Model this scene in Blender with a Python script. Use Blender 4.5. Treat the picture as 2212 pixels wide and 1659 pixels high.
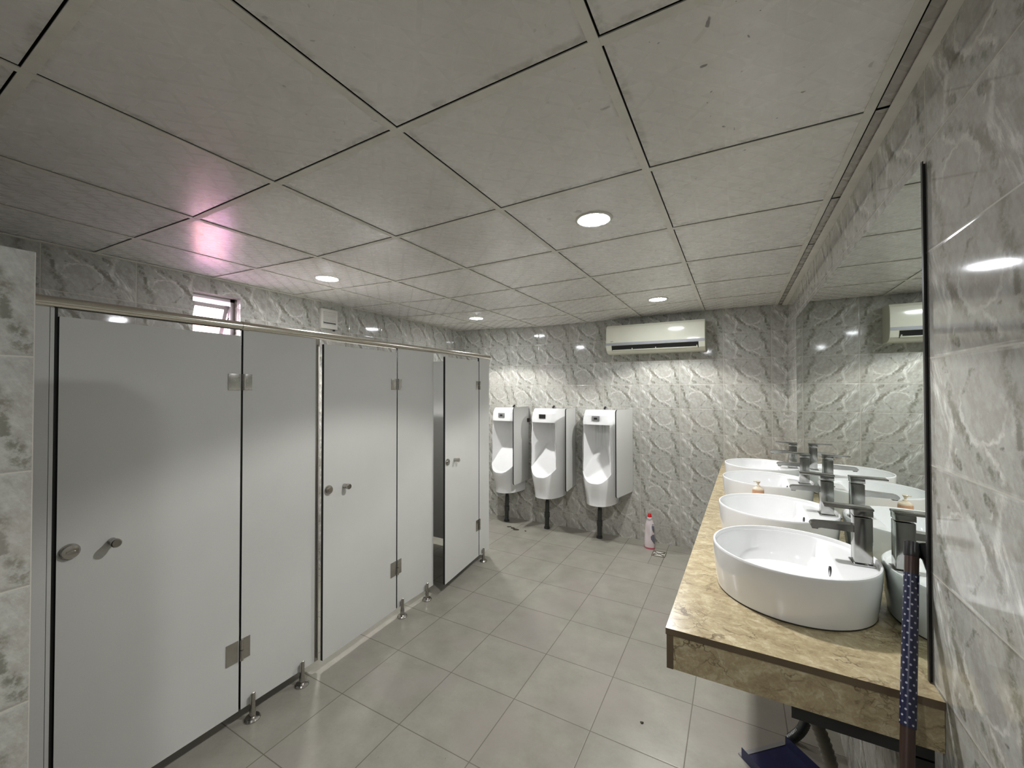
import bpy, bmesh, math, random
from mathutils import Vector, Matrix
random.seed(7)
for o in list(bpy.data.objects): bpy.data.objects.remove(o)
SC = bpy.context.scene
COL = SC.collection
PI = math.pi

# ------------------------------------------------------------------ camera
YAW, PITCH, ROLL, FPX = -0.50509, 0.01319, -0.00085, 873.9
HC = 1.5824
cam_d = bpy.data.cameras.new('camera'); cam = bpy.data.objects.new('camera', cam_d); COL.objects.link(cam)
f = Vector((math.sin(YAW)*math.cos(PITCH), math.cos(YAW)*math.cos(PITCH), math.sin(PITCH)))
rt = Vector((math.cos(YAW), -math.sin(YAW), 0)); up = rt.cross(f)
c_, s_ = math.cos(ROLL), math.sin(ROLL)
R1 = c_*rt + s_*up; U1 = -s_*rt + c_*up
M = Matrix((R1, U1, -f)).transposed().to_4x4(); M.translation = Vector((0, 0, HC))
cam.matrix_world = M
cam_d.sensor_fit = 'HORIZONTAL'; cam_d.sensor_width = 36; cam_d.lens = FPX*36/2212
cam_d.clip_start = 0.02; cam_d.clip_end = 100
SC.camera = cam

# ------------------------------------------------------------------ world, exposure
w = bpy.data.worlds.new('daylight'); SC.world = w; w.use_nodes = True
w.node_tree.nodes['Background'].inputs[0].default_value = (1.0, 0.90, 1.0, 1)
w.node_tree.nodes['Background'].inputs[1].default_value = 12.0
vs = SC.view_settings
vs.view_transform = 'Standard'; vs.look = 'None'; vs.gamma = 1; vs.use_curve_mapping = False
vs.exposure = 0.98
LAMP_W = 46.0
LAMP_COL = (1.0, 0.985, 0.96)
LAMPS = [(-0.555, 1.767), (-2.447, 1.807), (-2.424, 3.596), (-0.575, 3.606), (-0.50, -0.33)]

YB = 4.391            # back wall
XL = -3.21            # left wall
YF = -1.45            # wall behind the camera
CZ = 2.346
TW, TH = 0.3915, 0.2435
def xr(y): return 0.393 + 0.0045*y

# ------------------------------------------------------------------ node helper
class E:
    """scalar expression on shader nodes"""
    def __init__(s, nt, sock): s.nt = nt; s.s = sock
    def _m(s, op, b=None, c=None, clamp=False):
        n = s.nt.nodes.new('ShaderNodeMath'); n.operation = op; n.use_clamp = clamp
        for i, v in enumerate((s, b, c)):
            if v is None: continue
            if isinstance(v, E): s.nt.links.new(v.s, n.inputs[i])
            else: n.inputs[i].default_value = v
        return E(s.nt, n.outputs[0])
    def __add__(s, b): return s._m('ADD', b)
    __radd__ = __add__
    def __sub__(s, b): return s._m('SUBTRACT', b)
    def __rsub__(s, b): return (s*-1.0)._m('ADD', b)
    def __mul__(s, b): return s._m('MULTIPLY', b)
    __rmul__ = __mul__
    def __truediv__(s, b): return s._m('DIVIDE', b)
    def abs(s): return s._m('ABSOLUTE')
    def frac(s): return s._m('FRACT')
    def floor(s): return s._m('FLOOR')
    def sqrt(s): return s._m('SQRT')
    def min(s, b): return s._m('MINIMUM', b)
    def max(s, b): return s._m('MAXIMUM', b)
    def gt(s, b): return s._m('GREATER_THAN', b)
    def clamp(s): return s._m('ADD', 0.0, clamp=True)
    def smooth(s, a, b):      # 1 at a, 0 at b
        n = s.nt.nodes.new('ShaderNodeMapRange'); n.interpolation_type = 'SMOOTHSTEP'
        s.nt.links.new(s.s, n.inputs[0])
        if a < b:
            n.inputs[1].default_value = a; n.inputs[2].default_value = b; n.inputs[3].default_value = 1; n.inputs[4].default_value = 0
        else:
            n.inputs[1].default_value = b; n.inputs[2].default_value = a; n.inputs[3].default_value = 0; n.inputs[4].default_value = 1
        return E(s.nt, n.outputs[0])
def newmat(name):
    m = bpy.data.materials.new(name); m.use_nodes = True
    nt = m.node_tree; b = nt.nodes['Principled BSDF']
    return m, nt, b
def vec(nt, x, y, z=0.0):
    n = nt.nodes.new('ShaderNodeCombineXYZ')
    for i, v in enumerate((x, y, z)):
        if isinstance(v, E): nt.links.new(v.s, n.inputs[i])
        else: n.inputs[i].default_value = v
    return n.outputs[0]
def xyz(nt, sock):
    n = nt.nodes.new('ShaderNodeSeparateXYZ'); nt.links.new(sock, n.inputs[0])
    return [E(nt, o) for o in n.outputs]
def noise(nt, v, scale, detail=3, rough=0.5, dist=0.0, out=0):
    n = nt.nodes.new('ShaderNodeTexNoise'); nt.links.new(v, n.inputs['Vector'])
    n.inputs['Scale'].default_value = scale; n.inputs['Detail'].default_value = detail
    n.inputs['Roughness'].default_value = rough; n.inputs['Distortion'].default_value = dist
    return E(nt, n.outputs[out])
def voro(nt, v, scale, feature='F1', rnd=1.0):
    n = nt.nodes.new('ShaderNodeTexVoronoi'); n.feature = feature; nt.links.new(v, n.inputs['Vector'])
    n.inputs['Scale'].default_value = scale; n.inputs['Randomness'].default_value = rnd
    return n
def mix(nt, fac, a, b):
    n = nt.nodes.new('ShaderNodeMix'); n.data_type = 'RGBA'
    if isinstance(fac, E): nt.links.new(fac.s, n.inputs[0])
    else: n.inputs[0].default_value = fac
    for i, v in ((6, a), (7, b)):
        if isinstance(v, (tuple, list)): n.inputs[i].default_value = (*v, 1)
        else: nt.links.new(v, n.inputs[i])
    return n.outputs[2]
def ramp(nt, fac, stops):
    n = nt.nodes.new('ShaderNodeValToRGB'); nt.links.new(fac.s, n.inputs[0])
    el = n.color_ramp.elements
    while len(el) < len(stops): el.new(0.5)
    for e, (p, c) in zip(el, stops): e.position = p; e.color = (*c, 1)
    return n.outputs[0]
def bump(nt, b, h, strength=0.3, dist=0.002):
    n = nt.nodes.new('ShaderNodeBump'); nt.links.new(h.s, n.inputs['Height'])
    n.inputs['Strength'].default_value = strength; n.inputs['Distance'].default_value = dist
    nt.links.new(n.outputs[0], b.inputs['Normal'])
def texco(nt, which='Object'):
    return nt.nodes.new('ShaderNodeTexCoord').outputs[which]
def simple(name, col, rough=0.5, metal=0.0, spec=0.5, coat=0.0, var=0.0):
    m, nt, b = newmat(name)
    b.inputs['Roughness'].default_value = rough; b.inputs['Metallic'].default_value = metal
    b.inputs['Specular IOR Level'].default_value = spec; b.inputs['Coat Weight'].default_value = coat
    n = noise(nt, texco(nt), 9, 4, 0.6)
    k = max(var, 0.02)
    nt.links.new(ramp(nt, n, [(0.3, tuple(max(0, c*(1-k)) for c in col)), (0.7, tuple(min(1, c*(1+k)) for c in col))]), b.inputs['Base Color'])
    return m

# ------------------------------------------------------------------ materials
def wall_tile_mat():
    m, nt, b = newmat('marble_print_wall_tile')
    uvn = nt.nodes.new('ShaderNodeUVMap'); uvn.uv_map = 'UVMap'
    U, V, _ = xyz(nt, uvn.outputs[0])
    cu, cv = U.floor(), V.floor(); fu, fv = U.frac(), V.frac()
    wn = nt.nodes.new('ShaderNodeTexWhiteNoise'); wn.noise_dimensions = '2D'
    nt.links.new(vec(nt, cu, cv), wn.inputs['Vector'])
    rnd = E(nt, wn.outputs['Value'])
    flip = rnd.gt(0.74)
    # local print coordinates, some tiles laid upside down
    lu = fu + flip*(1.0 - fu*2.0); lv = fv + flip*(1.0 - fv*2.0)
    x0 = lu*1.6; y0 = lv
    p0 = vec(nt, x0, y0, 3.7)
    dx = noise(nt, p0, 4.2, 3, 0.6) - 0.5
    dy = noise(nt, vec(nt, x0, y0, 9.1), 4.2, 3, 0.6) - 0.5
    fx = noise(nt, vec(nt, x0, y0, 5.3), 16, 3, 0.7) - 0.5
    x = x0 + dx*0.22 + fx*0.08; y = y0 + dy*0.20 + fx*0.06
    def seg(ax, ay, bx, by):
        ex, ey = bx-ax, by-ay; L = ex*ex+ey*ey
        px = x - ax; py = y - ay
        h = ((px*(ex/L)) + (py*(ey/L))).clamp()
        qx = px - h*ex; qy = py - h*ey
        return (qx*qx + qy*qy).sqrt()
    fine = noise(nt, p0, 11, 6, 0.72)
    streak = noise(nt, vec(nt, (x0 + y0*0.55)*3.4, (y0 - x0*0.1)*0.8, 2.0), 6, 4, 0.65)
    big = noise(nt, p0, 2.2, 3, 0.5)
    ox = (x - 0.95)/0.33; oy = (y - 0.62)/0.30
    e = (ox*ox + oy*oy).sqrt()
    inside = e.smooth(0.85, 1.02)
    ring = (e - 1.03).abs().smooth(0.01, 0.09) * (y + x*0.25).smooth(0.55, 1.05)
    white = (seg(.02, .98, .46, .42).smooth(0.02, 0.16) * streak.smooth(0.62, 0.42) * 0.9)
    white = white.max(seg(.46, .42, .38, -.02).smooth(0.0, 0.07) * 0.7)
    white = white.max(seg(.80, .34, 1.02, .30).smooth(0.0, .035) * .8)
    white = white.max(seg(1.02, .30, 1.22, .05).smooth(0.0, .035) * .8)
    white = white.max(ring*0.8)
    white = white.max(seg(.58, .24, .54, .17).smooth(0.0, .03))
    white = white.max(seg(1.22, .66, 1.36, .42).smooth(0.0, .05) * .5)
    dark = seg(1.27, 1.02, 1.38, .55).smooth(0.01, 0.13) * 0.75
    dark = dark.max(seg(1.38, .55, 1.57, .0).smooth(0.01, 0.08) * 1.0)
    dark = dark.max(seg(.40, .70, .58, .44).smooth(0.01, 0.09) * .8)
    dark = dark.max(seg(.58, .44, .80, .28).smooth(0.01, 0.07) * .9)
    dark = dark.max(seg(.52, .13, .60, .10).smooth(0.02, 0.07) * 1.1)
    dark = dark.max(seg(.90, .20, 1.10, .08).smooth(0.02, 0.07) * .7)
    dark = dark.max(seg(.68, .70, .84, .86).smooth(0.0, 0.035) * .8)
    dark = dark.max(seg(.30, .99, .36, .86).smooth(0.0, .03) * .8)
    dark = dark.max(seg(1.20, .30, 1.21, .29).smooth(0.0, .035) * 1.0)
    dark = dark * fine.smooth(0.62, 0.38)
    smudge = noise(nt, vec(nt, (x0 + y0*0.4)*1.3, y0*0.9, 6.6), 5.5, 5, .7).smooth(0.60, 0.46)
    L = 0.455 + (fine - 0.5)*0.34 + (big - 0.5)*0.18 + (streak - 0.5)*0.20
    L = L*(1.0 - inside*0.55) + inside*0.27 + inside*(fine - 0.5)*0.16
    L = L + white*0.36*(fine*1.2 + 0.3) - dark*0.44 - smudge*0.06
    col = ramp(nt, L.clamp(), [(0.0, (.10, .10, .085)), (0.22, (.22, .225, .19)), (0.45, (.42, .42, .385)), (0.7, (.62, .62, .58)), (1.0, (.86, .86, .82))])
    # green-grey cast in the dark veins, brownish wear per tile
    col = mix(nt, (dark*0.5).clamp(), col, (.23, .225, .18))
    col = mix(nt, smudge*0.22, col, (.34, .29, .25))
    wear = noise(nt, vec(nt, U*0.35, V*0.35, 1.0), 1.3, 2, 0.5).smooth(0.62, 0.50)*0.22
    col = mix(nt, wear, col, (.42, .38, .34))
    # joints
    eu = fu.min(1.0 - fu)*1.6; ev = fv.min(1.0 - fv)
    d = eu.min(ev)
    j = d.smooth(0.004, 0.009)
    col = mix(nt, j*0.8, col, (.50, .48, .42))
    nt.links.new(col, b.inputs['Base Color'])
    b.inputs['Roughness'].default_value = 0.07
    r = j*0.5 + 0.055 + fine*0.02
    nt.links.new(r.s, b.inputs['Roughness'])
    b.inputs['Specular IOR Level'].default_value = 0.55
    h = d.smooth(0.03, 0.0) + noise(nt, vec(nt, U, V), 3.0, 1, .5)*0.25
    bump(nt, b, h, 0.6, 0.0012)
    return m
M_TILE = wall_tile_mat()

def floor_mat():
    m, nt, b = newmat('grey_ceramic_floor_tile')
    uvn = nt.nodes.new('ShaderNodeUVMap'); uvn.uv_map = 'UVMap'
    U, V, _ = xyz(nt, uvn.outputs[0])
    fu, fv = U.frac(), V.frac()
    wn = nt.nodes.new('ShaderNodeTexWhiteNoise'); wn.noise_dimensions = '2D'
    nt.links.new(vec(nt, U.floor(), V.floor()), wn.inputs['Vector'])
    rnd = E(nt, wn.outputs['Value'])
    n1 = noise(nt, vec(nt, U, V, 0), 2.6, 5, 0.6); n2 = noise(nt, vec(nt, U, V, 4), 28, 4, 0.7)
    L = n1*0.7 + n2*0.22 + rnd*0.08
    col = ramp(nt, L, [(0.3, (.215, .205, .17)), (0.5, (.265, .254, .215)), (0.7, (.315, .302, .258))])
    pink = noise(nt, vec(nt, U, V, 11), 0.9, 2).smooth(0.64, 0.5)
    col = mix(nt, pink*0.5, col, (.285, .255, .232))
    d = fu.min(1.0-fu).min(fv.min(1.0-fv))
    jn = d.smooth(0.0035, 0.0075)
    col = mix(nt, jn*(n2*0.4 + 0.6), col, (.10, .085, .065))
    stain = noise(nt, vec(nt, U, V, 21), 30, 2).smooth(0.80, 0.74)
    col = mix(nt, stain, col, (.12, .10, .08))
    nt.links.new(col, b.inputs['Base Color'])
    r = n1*0.10 + 0.25 + jn*0.4
    nt.links.new(r.s, b.inputs['Roughness'])
    b.inputs['Specular IOR Level'].default_value = 0.5
    bump(nt, b, d.smooth(0.012, 0.0)*1.0 + n2*0.12, 0.4, 0.001)
    return m
M_FLOOR = floor_mat()

def ceiling_mat():
    m, nt, b = newmat('vinyl_gypsum_ceiling_panel')
    uvn = nt.nodes.new('ShaderNodeUVMap'); uvn.uv_map = 'UVMap'
    U, V, _ = xyz(nt, uvn.outputs[0])
    n1 = noise(nt, vec(nt, U, V), 1.7, 4, .6); n2 = noise(nt, vec(nt, U, V, 3), 40, 3, .7)
    L = n1*0.7 + n2*0.3
    col = ramp(nt, L, [(0.3, (.64, .62, .585)), (0.7, (.74, .72, .69))])
    # mould spots
    w1 = vec(nt, U + (noise(nt, vec(nt, U, V, 8), 12, 2)-0.5)*0.10, V + (noise(nt, vec(nt, U, V, 9), 12, 2)-0.5)*0.10)
    v1 = voro(nt, w1, 9.0); sp = E(nt, v1.outputs['Distance'])
    cr = xyz(nt, v1.outputs['Color'])[0]
    size = (cr - 0.45).clamp()*0.26
    mask = (sp - size).smooth(0.0, 0.05)*cr.gt(0.52)
    patch = noise(nt, vec(nt, U*0.5, V*0.5, 4), 1.2, 2).smooth(0.56, 0.44)
    patch = (patch*0.5).max(((U-0.5).abs()+(V-0.1).abs()*0.6).smooth(0.5, 1.0))
    v2_ = voro(nt, w1, 21.0); c2_ = xyz(nt, v2_.outputs['Color'])[0]
    mask = mask.max((E(nt, v2_.outputs['Distance']) - (c2_ - 0.5).clamp()*0.22).smooth(0.0, 0.05)*c2_.gt(0.62))
    col = mix(nt, mask*patch*0.85, col, (.12, .11, .095))
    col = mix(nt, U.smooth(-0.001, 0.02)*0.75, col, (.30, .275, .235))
    # dirty bar edges
    fu, fv = U.frac(), V.frac()
    d = fu.min(1.0-fu).min(fv.min(1.0-fv))
    dirt = d.smooth(0.035, 0.055)*noise(nt, vec(nt, U, V, 14), 7, 4, .7).smooth(0.62, 0.42)
    col = mix(nt, dirt*0.45, col, (.30, .28, .23))
    nt.links.new(col, b.inputs['Base Color'])
    # embossed lattice print
    a = (U + V)*5.0; c = (U - V)*5.0
    la = (a.frac()-0.5).abs(); lc = (c.frac()-0.5).abs()
    chk = (a.floor() + c.floor())*0.5
    alt = chk.frac().gt(0.25)
    pat = (la.smooth(0.06, 0.10)).max(lc.smooth(0.06, 0.10)).max(alt*((la-lc).gt(0.05)))
    r = 0.30 - pat*0.028
    nt.links.new(r.s, b.inputs['Roughness'])
    b.inputs['Specular IOR Level'].default_value = 0.75
    bump(nt, b, n2, 0.10, 0.0005)
    return m
M_CEIL = ceiling_mat()

def marble_mat():
    m, nt, b = newmat('beige_veined_marble')
    P = texco(nt)
    X, Y, Z = xyz(nt, P)
    dx = (noise(nt, P, 9, 4, .65)-0.5)*0.16; dy = (noise(nt, vec(nt, Y, Z, X), 9, 4, .65)-0.5)*0.16
    W = vec(nt, X*0.9 + dx, Y*1.5 + dy, Z*1.2 + dx)
    e1 = E(nt, voro(nt, W, 13.0, 'DISTANCE_TO_EDGE').outputs['Distance'])
    e2 = E(nt, voro(nt, W, 36.0, 'DISTANCE_TO_EDGE').outputs['Distance'])
    g = noise(nt, P, 5, 3, .6)
    v = e1.smooth(0.0, 0.055)*g.smooth(0.70, 0.50)
    v2 = e2.smooth(0.0, 0.07)*noise(nt, P, 7, 3, .6).smooth(0.66, 0.5)*0.6
    n = noise(nt, W, 22, 5, .7)
    col = ramp(nt, n, [(0.3, (.27, .205, .115)), (0.52, (.42, .345, .205)), (0.72, (.60, .525, .36))])
    col = mix(nt, v.max(v2).clamp()*0.92, col, (.085, .052, .026))
    nt.links.new(col, b.inputs['Base Color'])
    b.inputs['Roughness'].default_value = 0.22
    return m
M_MARBLE = marble_mat()
M_MARBLE_EDGE = simple('polished_brown_stone_edge', (.12, .085, .05), 0.3, var=.2)

def laminate_mat():
    m, nt, b = newmat('pale_grey_compact_laminate')
    n = noise(nt, texco(nt), 260, 2, .6); n1 = noise(nt, texco(nt), 3, 3, .6)
    nt.links.new(ramp(nt, n*0.5+n1*0.5, [(0.35, (.58, .58, .555)), (0.65, (.62, .62, .595))]), b.inputs['Base Color'])
    b.inputs['Roughness'].default_value = 0.42; b.inputs['Specular IOR Level'].default_value = 0.4
    bump(nt, b, n, 0.12, 0.0004)
    return m
M_LAM = laminate_mat()
M_CORE = simple('black_laminate_core', (.008, .008, .008), 0.55)
M_CERAMIC = simple('white_glazed_ceramic', (.84, .84, .84), 0.07, spec=0.6, coat=0.3)
def urinal_mat():
    m, nt, b = newmat('stained_white_ceramic')
    X, Y, Z = xyz(nt, texco(nt))
    st = noise(nt, vec(nt, X*60, Y*3, Z*1.5), 1.0, 3, .6)
    s = st.smooth(0.60, 0.47)*(Z.smooth(1.20, 0.75))*(Z.smooth(0.4, 1.22))*Y.smooth(4.25, 4.10)
    nt.links.new(mix(nt, s*0.55, (.84, .84, .84), (.34, .42, .33)), b.inputs['Base Color'])
    b.inputs['Roughness'].default_value = 0.08; b.inputs['Coat Weight'].default_value = .3
    return m
M_CHROME = simple('chrome', (.62, .63, .64), 0.09, metal=1.0)
M_BRUSHED = simple('brushed_steel', (.46, .44, .41), 0.24, metal=1.0, var=.08)
M_TAP = simple('worn_chrome_tap', (.42, .42, .41), 0.16, metal=1.0, var=.12)
M_RAIL = simple('champagne_anodised_rail', (.60, .57, .50), 0.22, metal=1.0)
M_DARKSTEEL = simple('dark_steel', (.06, .05, .045), 0.4, metal=.6)
M_BLACK = simple('black_plastic', (.012, .012, .012), 0.35)
M_PIPE = simple('dark_plastic_pipe', (.028, .032, .030), 0.3)
M_GREYPL = simple('grey_plastic', (.22, .22, .22), 0.35)
M_TBAR = simple('painted_ceiling_bar', (.66, .64, .57), 0.45, var=.10)
M_GAP = simple('dirty_shadow_gap', (.05, .045, .035), 0.8)
M_CREAM = simple('yellowed_cream_plastic', (.66, .66, .54), 0.22, spec=.6)
M_CREAM2 = simple('yellowed_cream_gloss_panel', (.68, .68, .56), 0.10, spec=.7)
M_ACSTRIP = simple('grey_air_conditioner_strip', (.36, .37, .39), 0.3)
M_WHITEPL = simple('off_white_plastic', (.62, .61, .56), 0.4)
M_ALU = simple('grey_aluminium_frame', (.36, .33, .33), 0.4, metal=.4)
M_PAINT = simple('plain_painted_wall', (.5, .48, .44), 0.7)
def mirror_mat():
    m, nt, b = newmat('mirror_silvering')
    n = noise(nt, texco(nt), 2, 2)
    nt.links.new(ramp(nt, n, [(0, (.70, .75, .72)), (1, (.72, .77, .74))]), b.inputs['Base Color'])
    b.inputs['Metallic'].default_value = 1; b.inputs['Roughness'].default_value = 0.012
    return m
M_MIRROR = mirror_mat()
def emit_mat(name, col, st):
    m, nt, b = newmat(name)
    n = noise(nt, texco(nt), 3, 1)
    nt.links.new(ramp(nt, n, [(0, col), (1, col)]), b.inputs['Emission Color'])
    b.inputs['Emission Strength'].default_value = st
    b.inputs['Base Color'].default_value = (.8, .8, .8, 1)
    return m
M_LED = emit_mat('lit_led_diffuser', (.93, .95, 1.0), 105.0)
def glass_mat():
    m, nt, b = newmat('window_glass')
    b.inputs['Transmission Weight'].default_value = 1; b.inputs['Roughness'].default_value = 0.02; b.inputs['IOR'].default_value = 1.05
    n = noise(nt, texco(nt), 2, 1); nt.links.new(ramp(nt, n, [(0, (.98, .98, .98)), (1, (1, 1, 1))]), b.inputs['Base Color'])
    return m
M_GLASS = glass_mat()
def brick_mat():
    m, nt, b = newmat('orange_brickwork')
    br = nt.nodes.new('ShaderNodeTexBrick'); mp = nt.nodes.new('ShaderNodeMapping')
    X, Y, Z = xyz(nt, texco(nt))
    nt.links.new(vec(nt, Y, Z, X), br.inputs['Vector'])
    br.inputs['Scale'].default_value = 4.0
    br.inputs['Color1'].default_value = (.55, .22, .13, 1); br.inputs['Color2'].default_value = (.45, .17, .10, 1); br.inputs['Mortar'].default_value = (.6, .5, .45, 1)
    nt.links.new(br.outputs['Color'], b.inputs['Base Color']); b.inputs['Roughness'].default_value = .85
    return m
M_BRICK = brick_mat()
M_MAGENTA = simple('magenta_painted_sheet', (.60, .26, .58), 0.5)
M_BLUE = simple('dark_blue_plastic', (.012, .014, .06), 0.4)
M_BROWNPIPE = simple('brown_coated_tube', (.045, .025, .018), 0.35, metal=.3)
def dots_mat():
    m, nt, b = newmat('blue_sleeve_white_dots')
    uvn = nt.nodes.new('ShaderNodeUVMap'); uvn.uv_map = 'UVMap'
    U, V, _ = xyz(nt, uvn.outputs[0])
    row = V.floor(); off = (row*0.5).frac()
    x = (U + off).frac() - 0.5; y = V.frac() - 0.5
    d = (x*x + y*y*1.1).sqrt()
    msk = d.smooth(0.13, 0.21)
    nt.links.new(mix(nt, msk, (.008, .010, .036), (.34, .34, .40)), b.inputs['Base Color'])
    b.inputs['Roughness'].default_value = .32
    return m
M_DOTS = dots_mat()
M_RED = simple('red_plastic_cap', (.55, .01, .015), 0.3)
M_BOTTLE = simple('pale_pink_white_plastic', (.66, .58, .58), 0.3)
M_PINKBASE = simple('pink_liquid_base', (.62, .12, .17), 0.3)
M_LABEL = simple('slate_grey_label', (.14, .14, .18), 0.4, var=.4)
M_LABEL2 = simple('glossy_white_label', (.74, .70, .72), 0.3, var=.05)
def soapm():
    m, nt, b = newmat('amber_liquid_soap')
    n = noise(nt, texco(nt), 8, 2); nt.links.new(ramp(nt, n, [(0, (.70, .38, .22)), (1, (.76, .46, .28))]), b.inputs['Base Color'])
    b.inputs['Roughness'].default_value = .1; b.inputs['Transmission Weight'].default_value = .25
    return m
M_SOAP = soapm()
M_CLEAR = simple('cloudy_clear_plastic', (.72, .62, .48), 0.15)
M_LEAF = simple('dry_brown_leaf', (.035, .028, .018), 0.8, var=.3)
M_CORR = simple('corrugated_grey_hose', (.085, .075, .055), 0.4)
M_GRATE = simple('tarnished_steel_grate', (.20, .185, .14), 0.35, metal=.6)

# ------------------------------------------------------------------ mesh helpers
def new_obj(name, bm, mats, parent=None, smooth=None, loc=None):
    me = bpy.data.meshes.new(name)
    bmesh.ops.recalc_face_normals(bm, faces=bm.faces[:])
    bm.to_mesh(me); bm.free()
    if not isinstance(mats, (list, tuple)): mats = [mats]
    for m in mats: me.materials.append(m)
    if smooth is not None:
        me.polygons.foreach_set('use_smooth', [True]*len(me.polygons))
        me.set_sharp_from_angle(angle=math.radians(smooth))
    o = bpy.data.objects.new(name, me); COL.objects.link(o)
    if parent is not None: o.parent = parent
    if loc is not None: o.location = loc
    return o
def tag(o, label=None, cat=None, group=None, kind=None):
    if label: o['label'] = label
    if cat: o['category'] = cat
    if group: o['group'] = group
    if kind: o['kind'] = kind
    return o
def thing(name, label, cat, loc=(0, 0, 0), rz=0.0, group=None):
    o = bpy.data.objects.new(name, None); COL.objects.link(o); o.empty_display_size = .05
    o.location = loc; o.rotation_euler = (0, 0, rz)
    return tag(o, label, cat, group)
def copy_tree(o, parent=None):
    c = o.copy(); COL.objects.link(c)
    if parent is not None: c.parent = parent
    for ch in list(o.children): copy_tree(ch, c)
    return c
def box(bm, x0, x1, y0, y1, z0, z1, mi=0, bev=0.0):
    vs_ = [bm.verts.new((x, y, z)) for x in (x0, x1) for y in (y0, y1) for z in (z0, z1)]
    F = [(0, 1, 3, 2), (4, 6, 7, 5), (0, 4, 5, 1), (2, 3, 7, 6), (0, 2, 6, 4), (1, 5, 7, 3)]
    fs = [bm.faces.new([vs_[i] for i in q]) for q in F]
    for q in fs: q.material_index = mi
    if bev > 0:
        es = list({e for q in fs for e in q.edges})
        r = bmesh.ops.bevel(bm, geom=es, offset=bev, segments=2, profile=.6, affect='EDGES')
        for q in r['faces']: q.material_index = mi
    return fs
def bx(name, d, mats, parent=None, bev=0.0, **k):
    bm = bmesh.new(); box(bm, *d, bev=bev)
    return new_obj(name, bm, mats, parent, 40 if bev else None, **k)
def lathe(bm, prof, c=(0, 0, 0), axis='z', n=32, mi=0, sx=1.0, sy=1.0, cap=True):
    rings = []
    for r, h in prof:
        ring = []
        for i in range(n):
            a = 2*PI*i/n; p = (r*math.cos(a)*sx, r*math.sin(a)*sy, h)
            if axis == 'x': p = (p[2], p[0], p[1])
            if axis == 'y': p = (p[0], p[2], p[1])
            ring.append(bm.verts.new((p[0]+c[0], p[1]+c[1], p[2]+c[2])))
        rings.append(ring)
    for a, b_ in zip(rings, rings[1:]):
        for i in range(n):
            q = bm.faces.new((a[i], a[(i+1) % n], b_[(i+1) % n], b_[i])); q.material_index = mi
    if cap:
        for r_ in (rings[0], rings[-1]):
            q = bm.faces.new(r_); q.material_index = mi
    return rings
def tube(bm, pts, r, n=16, mi=0, rfun=None, uv=None, vscale=1.0):
    pts = [Vector(p) for p in pts]; rings = []; ln = 0; lens = []
    for i, p in enumerate(pts):
        t = (pts[min(i+1, len(pts)-1)] - pts[max(i-1, 0)]).normalized()
        a = t.cross(Vector((0, 0, 1)));
        if a.length < 1e-3: a = t.cross(Vector((0, 1, 0)))
        a.normalize(); b_ = t.cross(a)
        rr = rfun(i) if rfun else r
        rings.append([bm.verts.new(p + (a*math.cos(2*PI*k/n) + b_*math.sin(2*PI*k/n))*rr) for k in range(n)])
        if i: ln += (p-pts[i-1]).length
        lens.append(ln)
    lay = bm.loops.layers.uv.new('UVMap') if uv else None
    for j, (a, b_) in enumerate(zip(rings, rings[1:])):
        for i in range(n):
            q = bm.faces.new((a[i], a[(i+1) % n], b_[(i+1) % n], b_[i])); q.material_index = mi
            if uv:
                for lp, (uu, vv) in zip(q.loops, ((i, lens[j]), (i+1, lens[j]), (i+1, lens[j+1]), (i, lens[j+1]))):
                    lp[lay].uv = (uu/n*uv, vv*vscale)
    for r_ in (rings[0], rings[-1]):
        q = bm.faces.new(r_); q.material_index = mi
    return rings
def uvquad(bm, lay, pts, uvs, mi=0):
    q = bm.faces.new([bm.verts.new(p) for p in pts]); q.material_index = mi
    for lp, t in zip(q.loops, uvs): lp[lay].uv = t
    return q
def prism(bm, poly, axis, a0, a1, mi=0, mi_side=None):
    """extrude polygon along axis; poly in the other two coordinates in order"""
    def P(p, a):
        return {'x': (a, p[0], p[1]), 'y': (p[0], a, p[1]), 'z': (p[0], p[1], a)}[axis]
    A = [bm.verts.new(P(p, a0)) for p in poly]; B = [bm.verts.new(P(p, a1)) for p in poly]
    n = len(poly)
    for r_ in (A, B):
        q = bm.faces.new(r_); q.material_index = mi
    for i in range(n):
        q = bm.faces.new((A[i], A[(i+1) % n], B[(i+1) % n], B[i])); q.material_index = mi if mi_side is None else mi_side
def panel(name, x0, x1, y0, y1, z0, z1, parent, thin='x'):
    """compact laminate board: grey faces, black core on the edges"""
    bm = bmesh.new(); fs = box(bm, x0, x1, y0, y1, z0, z1)
    bm.normal_update()
    for q in fs:
        a = {'x': abs(q.normal.x), 'y': abs(q.normal.y)}[thin]
        q.material_index = 0 if a > .9 else 1
    return new_obj(name, bm, [M_LAM, M_CORE], parent)

# ------------------------------------------------------------------ setting: floor, walls, ceiling
bm = bmesh.new(); lay = bm.loops.layers.uv.new('UVMap')
FU, FV, FS = -1.80328, 1.03159, 0.40048
def fuv(x, y): return ((x-FU)/FS, (y-FV)/FS)
q4 = [(XL, YF), (0.45, YF), (0.45, YB), (XL, YB)]
uvquad(bm, lay, [(x, y, 0) for x, y in q4], [fuv(x, y) for x, y in q4])
tag(new_obj('floor', bm, M_FLOOR), kind='structure')

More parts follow.
